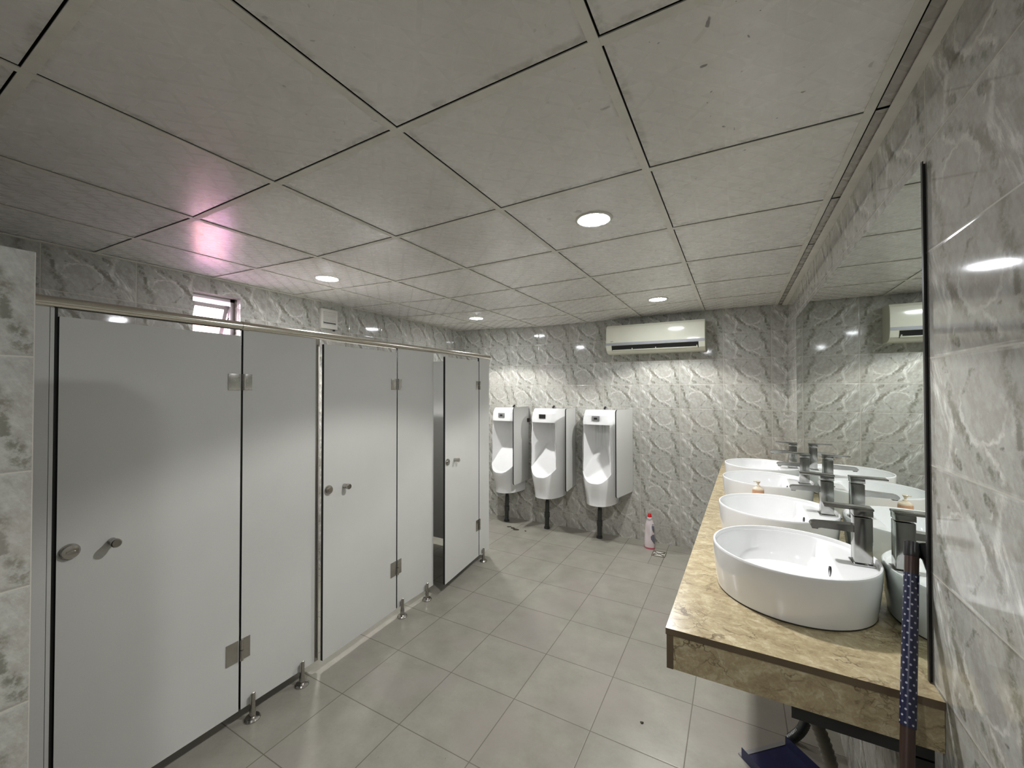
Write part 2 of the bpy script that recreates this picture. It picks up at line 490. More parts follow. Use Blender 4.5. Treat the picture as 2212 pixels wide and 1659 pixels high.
WT = 2.42
def u_back(x): return (x-0.289)/TW + 40
def v_back(z): return (z-0.1690)/TH + 10
def v_r(z): return (z-0.149)/0.251 + 10
bm = bmesh.new(); lay = bm.loops.layers.uv.new('UVMap')
xa, xb = XL, xr(YB)
uvquad(bm, lay, [(xa, YB, 0), (xb, YB, 0), (xb, YB, WT), (xa, YB, WT)], [(u_back(xa), v_back(0)), (u_back(xb), v_back(0)), (u_back(xb), v_back(WT)), (u_back(xa), v_back(WT))])
tag(new_obj('wall_back', bm, M_TILE), kind='structure')
# right wall
bm = bmesh.new(); lay = bm.loops.layers.uv.new('UVMap')
def u_r(y): return (1.31-y)/TW + 60
uvquad(bm, lay, [(xr(YF), YF, 0), (xr(YB), YB, 0), (xr(YB), YB, WT), (xr(YF), YF, WT)], [(u_r(YF), v_r(0)), (u_r(YB), v_r(0)), (u_r(YB), v_r(WT)), (u_r(YF), v_r(WT))])
tag(new_obj('wall_right', bm, M_TILE), kind='structure')
# left wall with a window opening
WY0, WY1, WZ0, WZ1 = 1.345, 1.645, 1.74, 2.256
bm = bmesh.new(); lay = bm.loops.layers.uv.new('UVMap')
def u_l(y): return (y-1.049)/TW + 80
def lq(y0, y1, z0, z1):
    uvquad(bm, lay, [(XL, y0, z0), (XL, y1, z0), (XL, y1, z1), (XL, y0, z1)], [(u_l(y0), v_back(z0)), (u_l(y1), v_back(z0)), (u_l(y1), v_back(z1)), (u_l(y0), v_back(z1))])
lq(YF, WY0, 0, WT); lq(WY1, YB, 0, WT); lq(WY0, WY1, 0, WZ0); lq(WY0, WY1, WZ1, WT)
XO = XL-0.17
for p in [((XL, WY1, WZ0), (XO, WY1, WZ0), (XO, WY1, WZ1), (XL, WY1, WZ1)), ((XL, WY0, WZ0), (XO, WY0, WZ0), (XO, WY0, WZ1), (XL, WY0, WZ1)),
          ((XL, WY0, WZ1), (XO, WY0, WZ1), (XO, WY1, WZ1), (XL, WY1, WZ1)), ((XL, WY0, WZ0), (XO, WY0, WZ0), (XO, WY1, WZ0), (XL, WY1, WZ0))]:
    uvquad(bm, lay, p, [(c[0]/TW+.3, c[2]/TH) for c in p])
# outer skin of the wall so that daylight only enters through the opening
for (y0, y1, z0, z1) in ((YF, WY0, 0, WT), (WY1, YB, 0, WT), (WY0, WY1, 0, WZ0), (WY0, WY1, WZ1, WT)):
    uvquad(bm, lay, [(XO, y0, z0), (XO, y1, z0), (XO, y1, z1), (XO, y0, z1)], [(0.3, 0.3)]*4)
tag(new_obj('wall_left', bm, M_TILE), kind='structure')
bm = bmesh.new(); lay = bm.loops.layers.uv.new('UVMap')
xa, xb = XL, xr(YF)
uvquad(bm, lay, [(xa, YF, 0), (xb, YF, 0), (xb, YF, WT), (xa, YF, WT)], [(u_back(xa), v_back(0)), (u_back(xb), v_back(0)), (u_back(xb), v_back(WT)), (u_back(xa), v_back(WT))])
tag(new_obj('wall_front', bm, M_TILE), kind='structure')
# free-standing tiled wall end at the left edge of the view
bm = bmesh.new(); lay = bm.loops.layers.uv.new('UVMap')
SX1, SX0, SY, SZ = -1.36, -1.48, 0.272, 1.888
def sq(p, uf): uvquad(bm, lay, p, [uf(c) for c in p])
uy = lambda c: ((c[1]-SY)/TW + 20, v_r(c[2]))
ux = lambda c: (c[0]/TW + 20.5, v_r(c[2]))
sq([(SX1, YF, 0), (SX1, SY, 0), (SX1, SY, SZ), (SX1, YF, SZ)], uy)
sq([(SX0, YF, 0), (SX0, SY, 0), (SX0, SY, SZ), (SX0, YF, SZ)], uy)
sq([(SX0, SY, 0), (SX1, SY, 0), (SX1, SY, SZ), (SX0, SY, SZ)], ux)
sq([(SX0, YF, SZ), (SX1, YF, SZ), (SX1, SY, SZ), (SX0, SY, SZ)], uy)
tag(new_obj('wall_stub', bm, M_TILE), 'half-height marble tiled wall end at the left edge', kind='structure')

# ceiling: panels hung between measured grid lines, slightly sagging
GX = [0.3388-0.6*i for i in range(6)]; GX.append(XL)
GZ = [2.352, 2.352, 2.342, 2.334, 2.330, 2.350, 2.366]
def cz(x):
    for (xa, za), (xb, zb) in zip(list(zip(GX, GZ)), list(zip(GX, GZ))[1:]):
        if x <= xa and x >= xb: return za + (zb-za)*(xa-x)/(xa-xb)
    return GZ[0] if x > GX[0] else GZ[-1]
CY0, CYS = 0.863, 0.5968
GY = [CY0 + CYS*j for j in range(-4, 6)]
GYall = [YF] + [y for y in GY if y > YF] + [YB]
bm = bmesh.new(); lay = bm.loops.layers.uv.new('UVMap')
def cuv(x, y): return ((GX[0]-x)/0.6 + 0.0, (y-CY0)/CYS)
def cp(x, y, up=0.0): return (x, y, cz(min(max(x, XL), GX[0])) + up)
XRE = 0.445
cols = [(XRE, GX[0])] + list(zip(GX, GX[1:]))
for (xa, xb) in cols:
    for ya, yb in zip(GYall, GYall[1:]):
        h = 0.003
        pts = [(xa-.004, ya+.004), (xb+.0075, ya+.004), (xb+.0075, yb-.0075), (xa-.004, yb-.0075)]
        uvquad(bm, lay, [cp(x, y, h) for x, y in pts], [cuv(x, y) for x, y in pts])
ceil = tag(new_obj('ceiling', bm, M_CEIL), kind='structure')
bm = bmesh.new()
for (xa, xb) in cols:       # dark void behind the panel joints
    q = bm.faces.new([bm.verts.new(cp(x, y, .03)) for x, y in ((xa, YF), (xb, YF), (xb, YB), (xa, YB))])
new_obj('ceiling_void', bm, M_GAP, ceil)
bm = bmesh.new()
def bar_y(x, z, wd=.024, th=.003, y0=YF, y1=YB):
    prism(bm, [(x-wd/2, z), (x+wd/2, z), (x+wd/2, z+th), (x-wd/2, z+th)], 'y', y0, y1)
for x, z in zip(GX[:-1], GZ[:-1]): bar_y(x-0.009, z)
for (xa, za), (xb, zb) in zip(list(zip(GX, GZ)), list(zip(GX, GZ))[1:]):
    for y in GY:
        if y < YF+.02: continue
        w2 = .012; yc = y + 0.009
        A = [(xa-.020, yc-w2, za+.0005), (xa-.020, yc+w2, za+.0005), (xb+.002, yc+w2, zb+.0005), (xb+.002, yc-w2, zb+.0005)]
        lo = [bm.verts.new(p) for p in A]; hi = [bm.verts.new((p[0], p[1], p[2]+.003)) for p in A]
        bm.faces.new(lo); bm.faces.new(hi)
        for i in range(4): bm.faces.new((lo[i], lo[(i+1) % 4], hi[(i+1) % 4], hi[i]))
new_obj('ceiling_grid', bm, M_TBAR, ceil)
bm = bmesh.new()      # wall angles
prism(bm, [(xr(0)-.022, CZ-.002), (xr(0)+.02, CZ-.002), (xr(0)+.02, CZ+.002), (xr(0)-.022, CZ+.002)], 'y', YF, YB)
prism(bm, [(XL, 2.362), (XL+.018, 2.362), (XL+.018, 2.366), (XL, 2.366)], 'y', YF, YB)
new_obj('trim_ceiling', bm, M_TBAR, ceil)

# ------------------------------------------------------------------ downlights
def downlight(i, x, y, label):
    z = cz(x) + .004
    t = thing('ceiling_downlight', label, 'ceiling light', (x, y, z), 0, 'round recessed ceiling lights')
    bm = bmesh.new(); lathe(bm, [(.0665, .002), (.0665, -.004), (.073, -.008), (.080, -.006), (.084, -.001), (.084, .001)], n=48, cap=False)
    new_obj('trim_ring', bm, M_WHITEPL, t, 50)
    bm = bmesh.new(); lathe(bm, [(.066, .000), (.066, -.0055), (.055, -.0080), (.02, -.0095)], n=48)
    new_obj('diffuser', bm, M_LED, t, 60)
    ld = bpy.data.lights.new('downlight_beam', 'SPOT'); ld.energy = LAMP_W; ld.color = LAMP_COL
    ld.spot_size = math.radians(124); ld.spot_blend = 0.22; ld.shadow_soft_size = 0.032
    lo = bpy.data.objects.new('downlight_beam', ld); COL.objects.link(lo); lo.parent = t; lo.location = (0, 0, -.014)
    if y < 0: ld.energy = LAMP_W*.95; ld.spot_blend = 1.0; ld.shadow_soft_size = .06
    return t
LL = ['bright downlight in the middle of the ceiling, nearest and largest lit one',
      'lit downlight over the cubicles, beside the pink window glow',
      'small lit downlight near the far left corner of the ceiling',
      'lit downlight in the ceiling just in front of the air conditioner',
      'downlight above the viewer, near the tiled wall end at the left']
for i, (x, y) in enumerate(LAMPS): downlight(i, x, y, LL[i])

# ------------------------------------------------------------------ window, outside
win = thing('window_1', 'small open awning window high in the left wall', None, (XL-.10, (WY0+WY1)/2, WZ0)); del win['label']; win['kind'] = 'structure'
W0, W1 = -(WY1-WY0)/2, (WY1-WY0)/2; H = WZ1-WZ0
bm = bmesh.new()
for d in ((-.02, .02, W0, W0+.025, 0, H), (-.02, .02, W1-.03, W1, 0, H), (-.02, .02, W0, W1, 0, .03), (-.02, .02, W0, W1, H-.025, H)): box(bm, *d)
new_obj('window_frame', bm, M_ALU, win)
sash = bpy.data.objects.new('sash', None); COL.objects.link(sash)
bm = bmesh.new(); hs = H-.08
for d in ((-.012, .012, W0+.03, W0+.055, -hs, 0), (-.012, .012, W1-.06, W1-.033, -hs, 0), (-.012, .012, W0+.03, W1-.033, -.03, 0), (-.012, .012, W0+.03, W1-.033, -hs, -hs+.03)): box(bm, *d)
bpy.data.objects.remove(sash)
sash = new_obj('sash', bm, M_ALU, win, loc=(-.005, 0, H-.05)); sash.rotation_euler = (0, math.radians(22), 0)
bm = bmesh.new(); box(bm, -.002, .002, W0+.05, W1-.055, -hs+.025, -.025); new_obj('glass_pane', bm, M_GLASS, sash)
bm = bmesh.new(); tube(bm, [(0, W1-.032, H-.14), (-.10, W1-.036, H-.23)], .004, 8); new_obj('stay_arm', bm, M_BLACK, win)
bm = bmesh.new(); box(bm, -7.6, -7.4, .5, 7, -.2, 2.62)
bm2 = bm
nb = tag(new_obj('brick_building', bm, M_BRICK), 'orange brick wall of a building seen through the small window', 'building')
bm = bmesh.new(); box(bm, -5.52, -5.5, 2.62, 3.6, -.2, 2.42)
tag(new_obj('magenta_sheet', bm, M_MAGENTA), 'magenta sheet outside, low in the right of the window', 'sheet')
bm = bmesh.new(); prism(bm, [(-6.3, 1.05), (-3.55, 1.35), (-3.55, 1.37), (-6.3, 1.07)], 'y', -1.0, 4.5)
tag(new_obj('glow_tint_sheet', bm, simple('pale_pink_glow_tint', (.50, .31, .48), .5)), 'unseen pale pink sheet added below the small window to tint the ceiling glow', 'roof')  # unseen sheet added to tint the daylight reflected on the ceiling
bm = bmesh.new(); box(bm, -9, XO, -3, 8, -.25, -.2)
tag(new_obj('outside_ground', bm, M_PAINT), kind='structure')

# exhaust vent
ev = thing('exhaust_vent', 'square off-white louvred vent high on the left wall above the rail', 'vent', (XL, 2.375, 2.125))
bm = bmesh.new(); box(bm, 0, .030, -.085, .085, 0, .175, bev=.006); new_obj('housing', bm, M_WHITEPL, ev, 40)
for k in range(7):
    bm = bmesh.new(); z = .035 + k*.017
    prism(bm, [(.030, z), (.040, z+.004), (.040, z+.007), (.030, z+.012)], 'y', -.062, .062)
    new_obj('slat', bm, M_WHITEPL, ev)
bm = bmesh.new(); box(bm, .030, .0345, -.062, .062, .048, .062); new_obj('dark_slot', bm, M_BLACK, ev)
bm = bmesh.new(); box(bm, .006, .024, .05, .062, -.014, .0); new_obj('switch', bm, M_BLACK, ev)

# ------------------------------------------------------------------ cubicles
PX = -2.060
PT = .017
def foot(parent, y, z=0):
    bm = bmesh.new()
    lathe(bm, [(.034, 0), (.035, .006), (.030, .013), (.014, .016), (.014, .050), (.0115, .054), (.0115, .118), (.0095, .122)], (0, 0, 0), n=24)
    for v in bm.verts:
        if v.co.z > .10: v.co.z += v.co.x*.9 + 0.0
    return new_obj('foot', bm, M_BRUSHED, parent, 40, loc=(PX+.016, y, 0))
def front_panel(label, y0, y1, feet, strip=None):
    t = thing('partition_panel', label, 'partition', (0, 0, 0), group='grey front panels between the cubicle doors')
    panel('board', PX-PT, PX, y0, y1, .068, 1.868, t)
    for y in feet: foot(t, y)
    if strip:
        bm = bmesh.new(); box(bm, PX-.022, PX+.001, strip[0], strip[1], .068, 1.868)
        tag(new_obj('edge_channel', bm, M_BRUSHED, t), 'polished steel edge channel')
    return t
front_panel('narrow grey panel between the tiled wall end and the nearest cubicle door', .21, .445, [.30], None)
p0 = [o for o in bpy.data.objects if o.name == 'partition_panel'][0]
tag(panel('door_stop', PX-.016, PX-.003, .447, .457, .068, 1.868, p0), 'slim grey door stop strip')
tag(bx('gap_shade_strip', (PX-.030, PX-.008, .4575, .4662, .068, 1.868), M_CORE, p0), 'black strip added to darken the door gap')  # black strip added behind the door gap so it stays dark
front_panel('wide grey panel between the nearest and the middle cubicle door', 1.070, 1.452, [1.116, 1.37], (1.4525, 1.4745))
front_panel('grey panel between the middle and the far cubicle door', 2.081, 2.462, [2.114, 2.372])
front_panel('narrowest grey end panel beside the urinals', 3.104, 3.272, [3.150])
def door(label, yh, wd, ang, yk):
    """hinged on its far edge at yh; local -y runs to the free edge"""
    t = thing('cubicle_door', label, 'door', (PX, yh, 0), ang, 'grey cubicle doors')
    panel('door_board', -PT, 0, -wd, 0, .068, 1.838, t)
    # privacy lock rose
    bm = bmesh.new(); lathe(bm, [(.027, 0), (.027, .005), (.022, .012), (.012, .014), (.0, .0141)][:-1] + [(.004, .0142)], (0, -wd+.032, 1.012), axis='x', n=28)
    box(bm, .013, .018, -wd+.020, -wd+.044, 1.009, 1.015, bev=.001)
    new_obj('lock_rose', bm, M_BRUSHED, t, 40)
    bm = bmesh.new(); lathe(bm, [(.0135, 0), (.0135, .030), (.016, .033), (.016, .044), (.013, .047), (.003, .0472)], (0, -wd+.143, 1.012), axis='x', n=28)
    new_obj('door_knob', bm, M_BRUSHED, t, 40)
    for z in (.302, 1.580):
        hgt = .098 if z < 1 else .076
        bm = bmesh.new()
        box(bm, .0005, .003, -.056, -.004, z, z+hgt, bev=.0006)
        lathe(bm, [(.0075, z), (.0075, z+hgt*.5-.001)], (.006, .010, 0), n=14)
        lathe(bm, [(.0075, z+hgt*.5+.002), (.0075, z+hgt)], (.006, .010, 0), n=14)
        box(bm, .0005, .003, .006, .050, z, z+hgt, bev=.0006)
        new_obj('hinge', bm, M_BRUSHED if z < 1 else M_BRUSHED, t, 40)
    return t
door('nearest grey cubicle door, widest in view, closed', 1.060, .592, 0.0, .5)
door('middle grey cubicle door, just ajar', 2.071, .592, math.radians(3.2), 1.5)
door('far grey cubicle door, standing a little further open than the others', 3.095, .592, math.radians(7.6), 2.6)
def cross_panel(label, y):
    t = thing('cubicle_divider', label, 'partition', (0, 0, 0), group='grey boards across between the cubicles')
    panel('board', XL, PX-PT-.002, y-PT/2, y+PT/2, .075, 1.868, t, thin='y')
    return t
for lb, y in (('grey board closing the near end of the cubicles behind the tiled wall end', .218), ('grey board between nearest and middle cubicle, seen through the door gap', 1.446),
              ('grey board between middle and far cubicle', 2.452), ('grey end board of the cubicle row facing the urinals', 3.264)):
    cross_panel(lb, y)
# head rail
hr = thing('head_rail', 'long champagne metal rail along the top of the cubicle fronts', 'rail', (PX-.006, 0, 1.886))
def rail(nm, y0, y1, r):
    bm = bmesh.new()
    lathe(bm, [(r*.8, y0), (r, y0+.002), (r, y1-.002), (r*.8, y1)], axis='y', n=28); return new_obj(nm, bm, M_RAIL, hr, 50)
rail('rail_tube', .05, 1.075, .0205); rail('rail_tube', 1.082, 3.285, .0205)
rail('joint_sleeve', 1.060, 1.095, .0225)

# ------------------------------------------------------------------ urinals
def urinal_mesh():
    NT, NZ = 110, 200
    bm = bmesh.new()
    def lerp(a, b, t): return a+(b-a)*t
    def interp(tab, z):
        for (z0, v0), (z1, v1) in zip(tab, tab[1:]):
            if z <= z1: t = max(0, (z-z0)/(z1-z0)); t = t*t*(3-2*t); return lerp(v0, v1, t)
        return tab[-1][1]
    W = [(.37, .166), (.75, .200), (.95, .200), (1.22, .188), (1.36, .170)]
    D = [(.37, .298), (.66, .350), (.95, .300), (1.18, .285), (1.31, .280), (1.345, .262), (1.362, .232)]
    NEXP = [(.37, 2.3), (.66, 2.6), (1.15, 4.5), (1.25, 6.0), (1.4, 5.0)]
    rows = []
    Z = [.37 + (1.362-.37)*i/NZ for i in range(NZ+1)]
    for z in Z:
        w_ = interp(W, z); d_ = interp(D, z); n_ = interp(NEXP, z); row = []
        for k in range(NT+1):
            ph = -PI/2 + PI*k/NT; t = math.sin(ph)
            if abs(t) > .9999: t = math.copysign(1, t)
            d0 = d_*(max(0, 1-abs(t)**n_))**(1/2.2)
            # opening
            to = .82 - .04*(z-.65)
            zb = .612 + .11*abs(t/to)**2.6 if abs(t) < to else 9
            s = 0
            if abs(t) < to and z > zb and z < 1.212:
                e1 = (to-abs(t))*w_; e2 = (z-zb); e3 = (1.212-z)
                s = min(1, e1/.014)*min(1, e2/.014)*min(1, e3/.010)
                s = s*s*(3-2*s)
            q_ = abs(t/to)
            cyl = .055 + .235*min(1, q_)**1.7
            flo = .055 + max(0, (.975-z))*.72
            k_ = .008; mx = max(cyl, flo); hh = max(0, k_-abs(cyl-flo))/k_; din = mx + hh*hh*k_*.25
            din = min(din, d0-.01)
            row.append(bm.verts.new((w_*t, -lerp(d0, din, s), z)))
        rows.append(row)
    for a, b_ in zip(rows, rows[1:]):
        for k in range(NT): bm.faces.new((a[k], a[k+1], b_[k+1], b_[k]))
    bm.faces.new(rows[0]); bm.faces.new(rows[-1])
    return bm
u_me = None
def urinal(x, label, sensor, stained=False):
    global u_me
    t = thing('urinal', label, 'urinal', (x, YB-.002, 0), group='white wall urinals on the far wall')
    if u_me is None:
        o = new_obj('bowl', urinal_mesh(), M_CERAMIC, t, 60); u_me = o.data
    else:
        me = u_me
        if stained:
            me = u_me.copy(); me.materials.clear()
            m, nt, b = newmat('stained_white_ceramic')
            X, Y, Zc = xyz(nt, texco(nt))
            st = noise(nt, vec(nt, X*55, Zc*1.2), 1.0, 3, .6)
            s = st.smooth(0.60, 0.46)*Zc.smooth(1.15, 0.85)*Zc.smooth(1.205, 1.22)*Y.smooth(-.06, -.15)
            nt.links.new(mix(nt, s*.45, (.84, .84, .84), (.30, .42, .32)), b.inputs['Base Color'])
            b.inputs['Roughness'].default_value = .08; b.inputs['Coat Weight'].default_value = .3
            me.materials.append(m)
        o = bpy.data.objects.new('bowl', me); COL.objects.link(o); o.parent = t
    if stained: o['label'] = 'white bowl with green streaks below the head'
    bm = bmesh.new()
    if sensor == 'plate':
        box(bm, -.042, .040, -.290, -.279, 1.255, 1.305, bev=.003)
        so = new_obj('sensor_plate', bm, M_GREYPL, t, 40)
        bm = bmesh.new(); box(bm, -.018, .016, -.292, -.2895, 1.270, 1.288); new_obj('sensor_window', bm, M_BLACK, so)
    else:
        box(bm, -.040, .036, -.2865, -.279, 1.258, 1.303); so = new_obj('sensor_window', bm, M_BLACK, t)
    bm = bmesh.new(); tube(bm, [(.0, -.15, .375), (.0, -.15, .30), (-.004, -.15, .14), (-.006, -.15, .0)], .023, 20, rfun=lambda i: (.026, .024, .024, .024)[i])
    lathe(bm, [(.030, .13), (.030, .185)], (-.003, -.15, 0), n=20); lathe(bm, [(.033, .001), (.033, .02)], (-.006, -.15, 0), n=20)
    new_obj('drain_pipe', bm, M_PIPE, t, 40)
    bm = bmesh.new(); tube(bm, [(.02, -.03, 1.345), (.02, -.03, 1.372), (.02, -.001, 1.385)], .011, 12); new_obj('water_inlet', bm, M_BLACK, t, 40)
    return t
urinal(-2.412, 'leftmost white urinal, partly hidden behind the cubicle end panel', 'plate')
urinal(-1.885, 'middle white urinal with an empty black sensor window', 'black')
urinal(-1.275, 'rightmost white urinal, green streaks inside below its head', 'plate', True)
def divider(xw, dxf, label, clip=False):
    t = thing('urinal_divider', label, 'divider', (xw, YB, 0), -math.atan2(-dxf, .38) if False else 0, group='grey upright divider boards between urinals')
    dep = .385; r = .03
    poly = []
    for cx_, cz_, a0 in ((-dep+r, .500+r, 180), (-.004-r, .500+r, 270), (-.004-r, 1.376-r, 0), (-dep+r, 1.376-r, 90)):
        for k in range(7):
            a = math.radians(a0+15*k); poly.append((cx_+r*math.cos(a), cz_+r*math.sin(a)))
    bm = bmesh.new(); prism(bm, poly, 'x', -.006, .006, 0, 1)
    o = new_obj('board', bm, [M_LAM, M_CORE], t)
    if clip:
        bm = bmesh.new(); box(bm, .006, .028, -.05, -.012, 1.19, 1.235, bev=.003); new_obj('bracket', bm, M_DARKSTEEL, t, 40)
    t.rotation_euler = (0, 0, math.atan2(dxf, dep))
    return t
divider(-2.200, 0.0, 'grey divider board between leftmost and middle urinal', True)
divider(-1.605, .033, 'grey divider board just right of the middle urinal')
divider(-.966, -.080, 'grey divider board right of the rightmost urinal, turned a little')

# ------------------------------------------------------------------ air conditioner
AX0, AX1, AZ0 = -1.190, -.250, 1.952
ac = thing('air_conditioner', 'yellowed white wall air conditioner with open louvre', 'air conditioner', ((AX0+AX1)/2, YB, AZ0))
L2 = (AX1-AX0)/2
full = [(0, 0), (-.10, 0), (-.150, .012), (-.178, .035), (-.190, .07), (-.192, .10), (-.190, .22), (-.183, .270), (-.165, .292), (-.14, .300), (0, .300)]
notch = [(0, 0), (-.10, 0), (-.150, .012), (-.171, .028), (-.13, .036), (-.12, .082), (-.1905, .084), (-.192, .10), (-.190, .22), (-.183, .270), (-.165, .292), (-.14, .300), (0, .300)]
bm = bmesh.new(); prism(bm, notch, 'x', -L2+.055, L2-.055); prism(bm, full, 'x', -L2, -L2+.055); prism(bm, full, 'x', L2-.055, L2)
new_obj('casing', bm, M_CREAM, ac, 28)
bm = bmesh.new()
fp = [(-.193, .112), (-.1935, .22), (-.1865, .271), (-.168, .2945)]
prism(bm, fp + [(-.166, .292), (-.183, .269), (-.189, .22), (-.190, .112)], 'x', -L2+.001, L2-.001)
new_obj('front_panel', bm, M_CREAM2, ac, 28)
bm = bmesh.new(); prism(bm, [(-.1945, .088), (-.1945, .112), (-.189, .112), (-.189, .088)], 'x', -L2+.002, L2-.002); new_obj('grey_strip', bm, M_ACSTRIP, ac)
bm = bmesh.new(); prism(bm, [(-.166, .032), (-.182, .0815), (-.13, .0815), (-.13, .032)], 'x', -L2+.056, L2-.056)
new_obj('outlet_dark_fill', bm, M_BLACK, ac)  # solid black fill stands in for the shade inside the cavity
bm = bmesh.new(); prism(bm, [(-.176, .029), (-.181, .036), (-.170, .042), (-.168, .036)], 'x', -L2+.062, L2-.062); new_obj('louvre', bm, M_CREAM, ac)
for xx in (-.205, .025, .40):
    bm = bmesh.new(); prism(bm, [(-.178, .034), (-.184, .052), (-.170, .055), (-.168, .036)], 'x', xx-.004, xx+.004); new_obj('vane_clip', bm, M_CREAM, ac)
bm = bmesh.new(); prism(bm, [(-.1946, .126), (-.1946, .130), (-.193, .130), (-.193, .126)], 'x', -L2+.045, -L2+.075)
prism(bm, [(-.1946, .1215), (-.1946, .123), (-.193, .123), (-.193, .1215)], 'x', -L2+.048, -L2+.070); new_obj('badge', bm, M_GREYPL, ac)

# ------------------------------------------------------------------ counter, mirror
CTZ = .895
def cf(y): return -.182 + (y-1.243)*(.071/3.148)
cn = thing('counter', 'long beige veined marble counter carrying the basins along the right wall', 'counter', (0, 0, 0))
bm = bmesh.new()
def slab(poly, z0, z1, mi=0, ms=None): prism(bm, poly, 'z', z0, z1, mi, ms)
slab([(cf(1.243), 1.243), (xr(1.243)-.001, 1.243), (xr(YB)-.001, YB-.001), (cf(YB), YB-.001)], CTZ-.018, CTZ)
bm.normal_update()
for q in bm.faces:
    if abs(q.normal.z) < .5 and q.normal.y < -.5: q.material_index = 1
o = new_obj('top_slab', bm, [M_MARBLE, M_MARBLE_EDGE], cn)
bm = bmesh.new(); slab([(cf(1.25)+.020, 1.248), (xr(1.25)-.001, 1.248), (xr(1.25)-.001, 1.266), (cf(1.25)+.020, 1.266)], .780, CTZ-.0185)
new_obj('end_apron', bm, M_MARBLE, cn)
bm = bmesh.new(); slab([(cf(1.25)+.002, 1.246), (cf(1.25)+.0195, 1.246), (cf(YB)+.0195, YB-.002), (cf(YB)+.002, YB-.002)], .780, CTZ-.0185)
bm.normal_update()
for q in bm.faces:
    if q.normal.y < -.5: q.material_index = 1
new_obj('front_apron', bm, [M_MARBLE, M_MARBLE_EDGE], cn)
for yy in (1.9, 3.1):
    bm = bmesh.new(); box(bm, cf(yy)+.06, xr(yy)-.002, yy-.02, yy+.02, .835, .8765); new_obj('support_bar', bm, M_DARKSTEEL, cn)
cu = bmesh.new(); box(cu, .12, .388, 1.272, 1.30, .735, .80); box(cu, .34, .388, 1.272, 1.30, .66, .74)
new_obj('steel_bracket', cu, M_BLACK, cn)

mr = thing('wall_mirror', 'large frameless mirror above the basins on the right wall', 'mirror', (xr(1.312), 1.312, CTZ+.002), -math.atan(.0045))
bm = bmesh.new(); box(bm, -.0075, -.0055, .004, 2.40, 0, 1.222); new_obj('mirror_glass', bm, M_MIRROR, mr)
bm = bmesh.new(); box(bm, -.0055, -.0005, .0, 2.40, 0, 1.222); box(bm, -.0078, -.0055, -.006, .004, 0, 1.226); new_obj('mirror_backing', bm, M_BLACK, mr)

# ------------------------------------------------------------------ basins and faucets
BXC = .157
BY = [1.655, 2.22, 2.88, 3.42]
def basin_proto():
    t = thing('wash_basin', '', 'sink', (BXC, BY[0], CTZ+.001), group='round white basins on the counter')
    bm = bmesh.new(); n = 96; xl = .108
    rings = []
    def ring(fr, z):
        rings.append([bm.verts.new((fr(a)*math.cos(a), fr(a)*math.sin(a), z)) for a in [2*PI*i/n for i in range(n)]])
    def clip(r, x): return lambda a: min(r, x/math.cos(a)) if math.cos(a) > 1e-3 else r
    for r, z in ((.214, .0), (.220, .004), (.2255, .04), (.2305, .09), (.2335, .142), (.2335, .146), (.2320, .1495), (.2290, .1505), (.2262, .1495), (.2250, .146)):
        ring(lambda a, r=r: r, z)
    ring(lambda a: .2235, .1375)
    ring(clip(.2225, xl+.006), .1368); ring(clip(.222, xl+.001), .1345); ring(clip(.220, xl-.003), .128)
    ring(clip(.212, xl-.012), .07); ring(clip(.19, xl-.03), .035); ring(clip(.14, xl-.045), .024); ring(lambda a: .022, .020)
    for a, b_ in zip(rings, rings[1:]):
        for i in range(n): bm.faces.new((a[i], a[(i+1) % n], b_[(i+1) % n], b_[i]))
    bm.faces.new(rings[0]); bm.faces.new(rings[-1])
    new_obj('bowl', bm, M_CERAMIC, t, 38)
    bm = bmesh.new(); lathe(bm, [(.0165, .006), (.0165, -.004), (.012, -.0045), (.011, -.001), (.001, -.001)], (xl-.0045, -.034, .106), axis='x', n=24)
    new_obj('overflow_ring', bm, M_BLACK, t, 40)
    bm = bmesh.new(); lathe(bm, [(.021, .0200), (.021, .023), (.016, .025), (.002, .0255)], n=24); new_obj('drain', bm, M_CHROME, t, 40)
    bm = bmesh.new(); lathe(bm, [(.2190, -.0008), (.2205, .0030)], n=64, cap=False); new_obj('base_shadow_ring', bm, M_GAP, t)  # dark ring stands in for the shadow line under the bowl
    return t
b0 = basin_proto()
BL = ['nearest round white basin on the counter, largest in view', 'second round white basin from the near end of the counter',
      'third round white basin, with the soap pump standing in front of it', 'farthest round white basin, next to the far tiled wall']
bs = [b0] + [copy_tree(b0) for _ in BY[1:]]
for t, y, lb in zip(bs, BY, BL): t.location = (BXC, y, CTZ+.001); t['label'] = lb
def faucet_proto():
    t = thing('basin_faucet', '', 'faucet', (BXC+.187, BY[0], CTZ+.1375), group='square chrome faucets on the basins')
    bm = bmesh.new(); box(bm, -.029, .029, -.029, .029, .001, .007, bev=.002); new_obj('base_plate', bm, M_TAP, t, 40)
    bm = bmesh.new(); box(bm, -.023, .023, -.023, .023, .007, .150, bev=.003); new_obj('body', bm, M_TAP, t, 40)
    bm = bmesh.new(); prism(bm, [(-.021, .122), (-.120, .117), (-.130, .114), (-.134, .107), (-.128, .098), (-.118, .097), (-.105, .101), (-.021, .100)], 'y', -.017, .017)
    sp = new_obj('spout', bm, M_TAP, t, 40)
    bm = bmesh.new(); box(bm, -.128, -.112, -.010, .010, .094, .099); new_obj('aerator', bm, M_BLACK, sp)
    bm = bmesh.new(); box(bm, -.024, .024, -.024, .024, .1535, .172, bev=.002)
    box(bm, -.098, .026, -.024, .024, .172, .179, bev=.0015); new_obj('lever', bm, M_TAP, t, 40)
    return t
f0 = faucet_proto()
FL = ['square chrome faucet on the nearest basin', 'square chrome faucet on the second nearest basin', 'square chrome faucet on the third basin from the near end', 'square chrome faucet on the farthest basin']
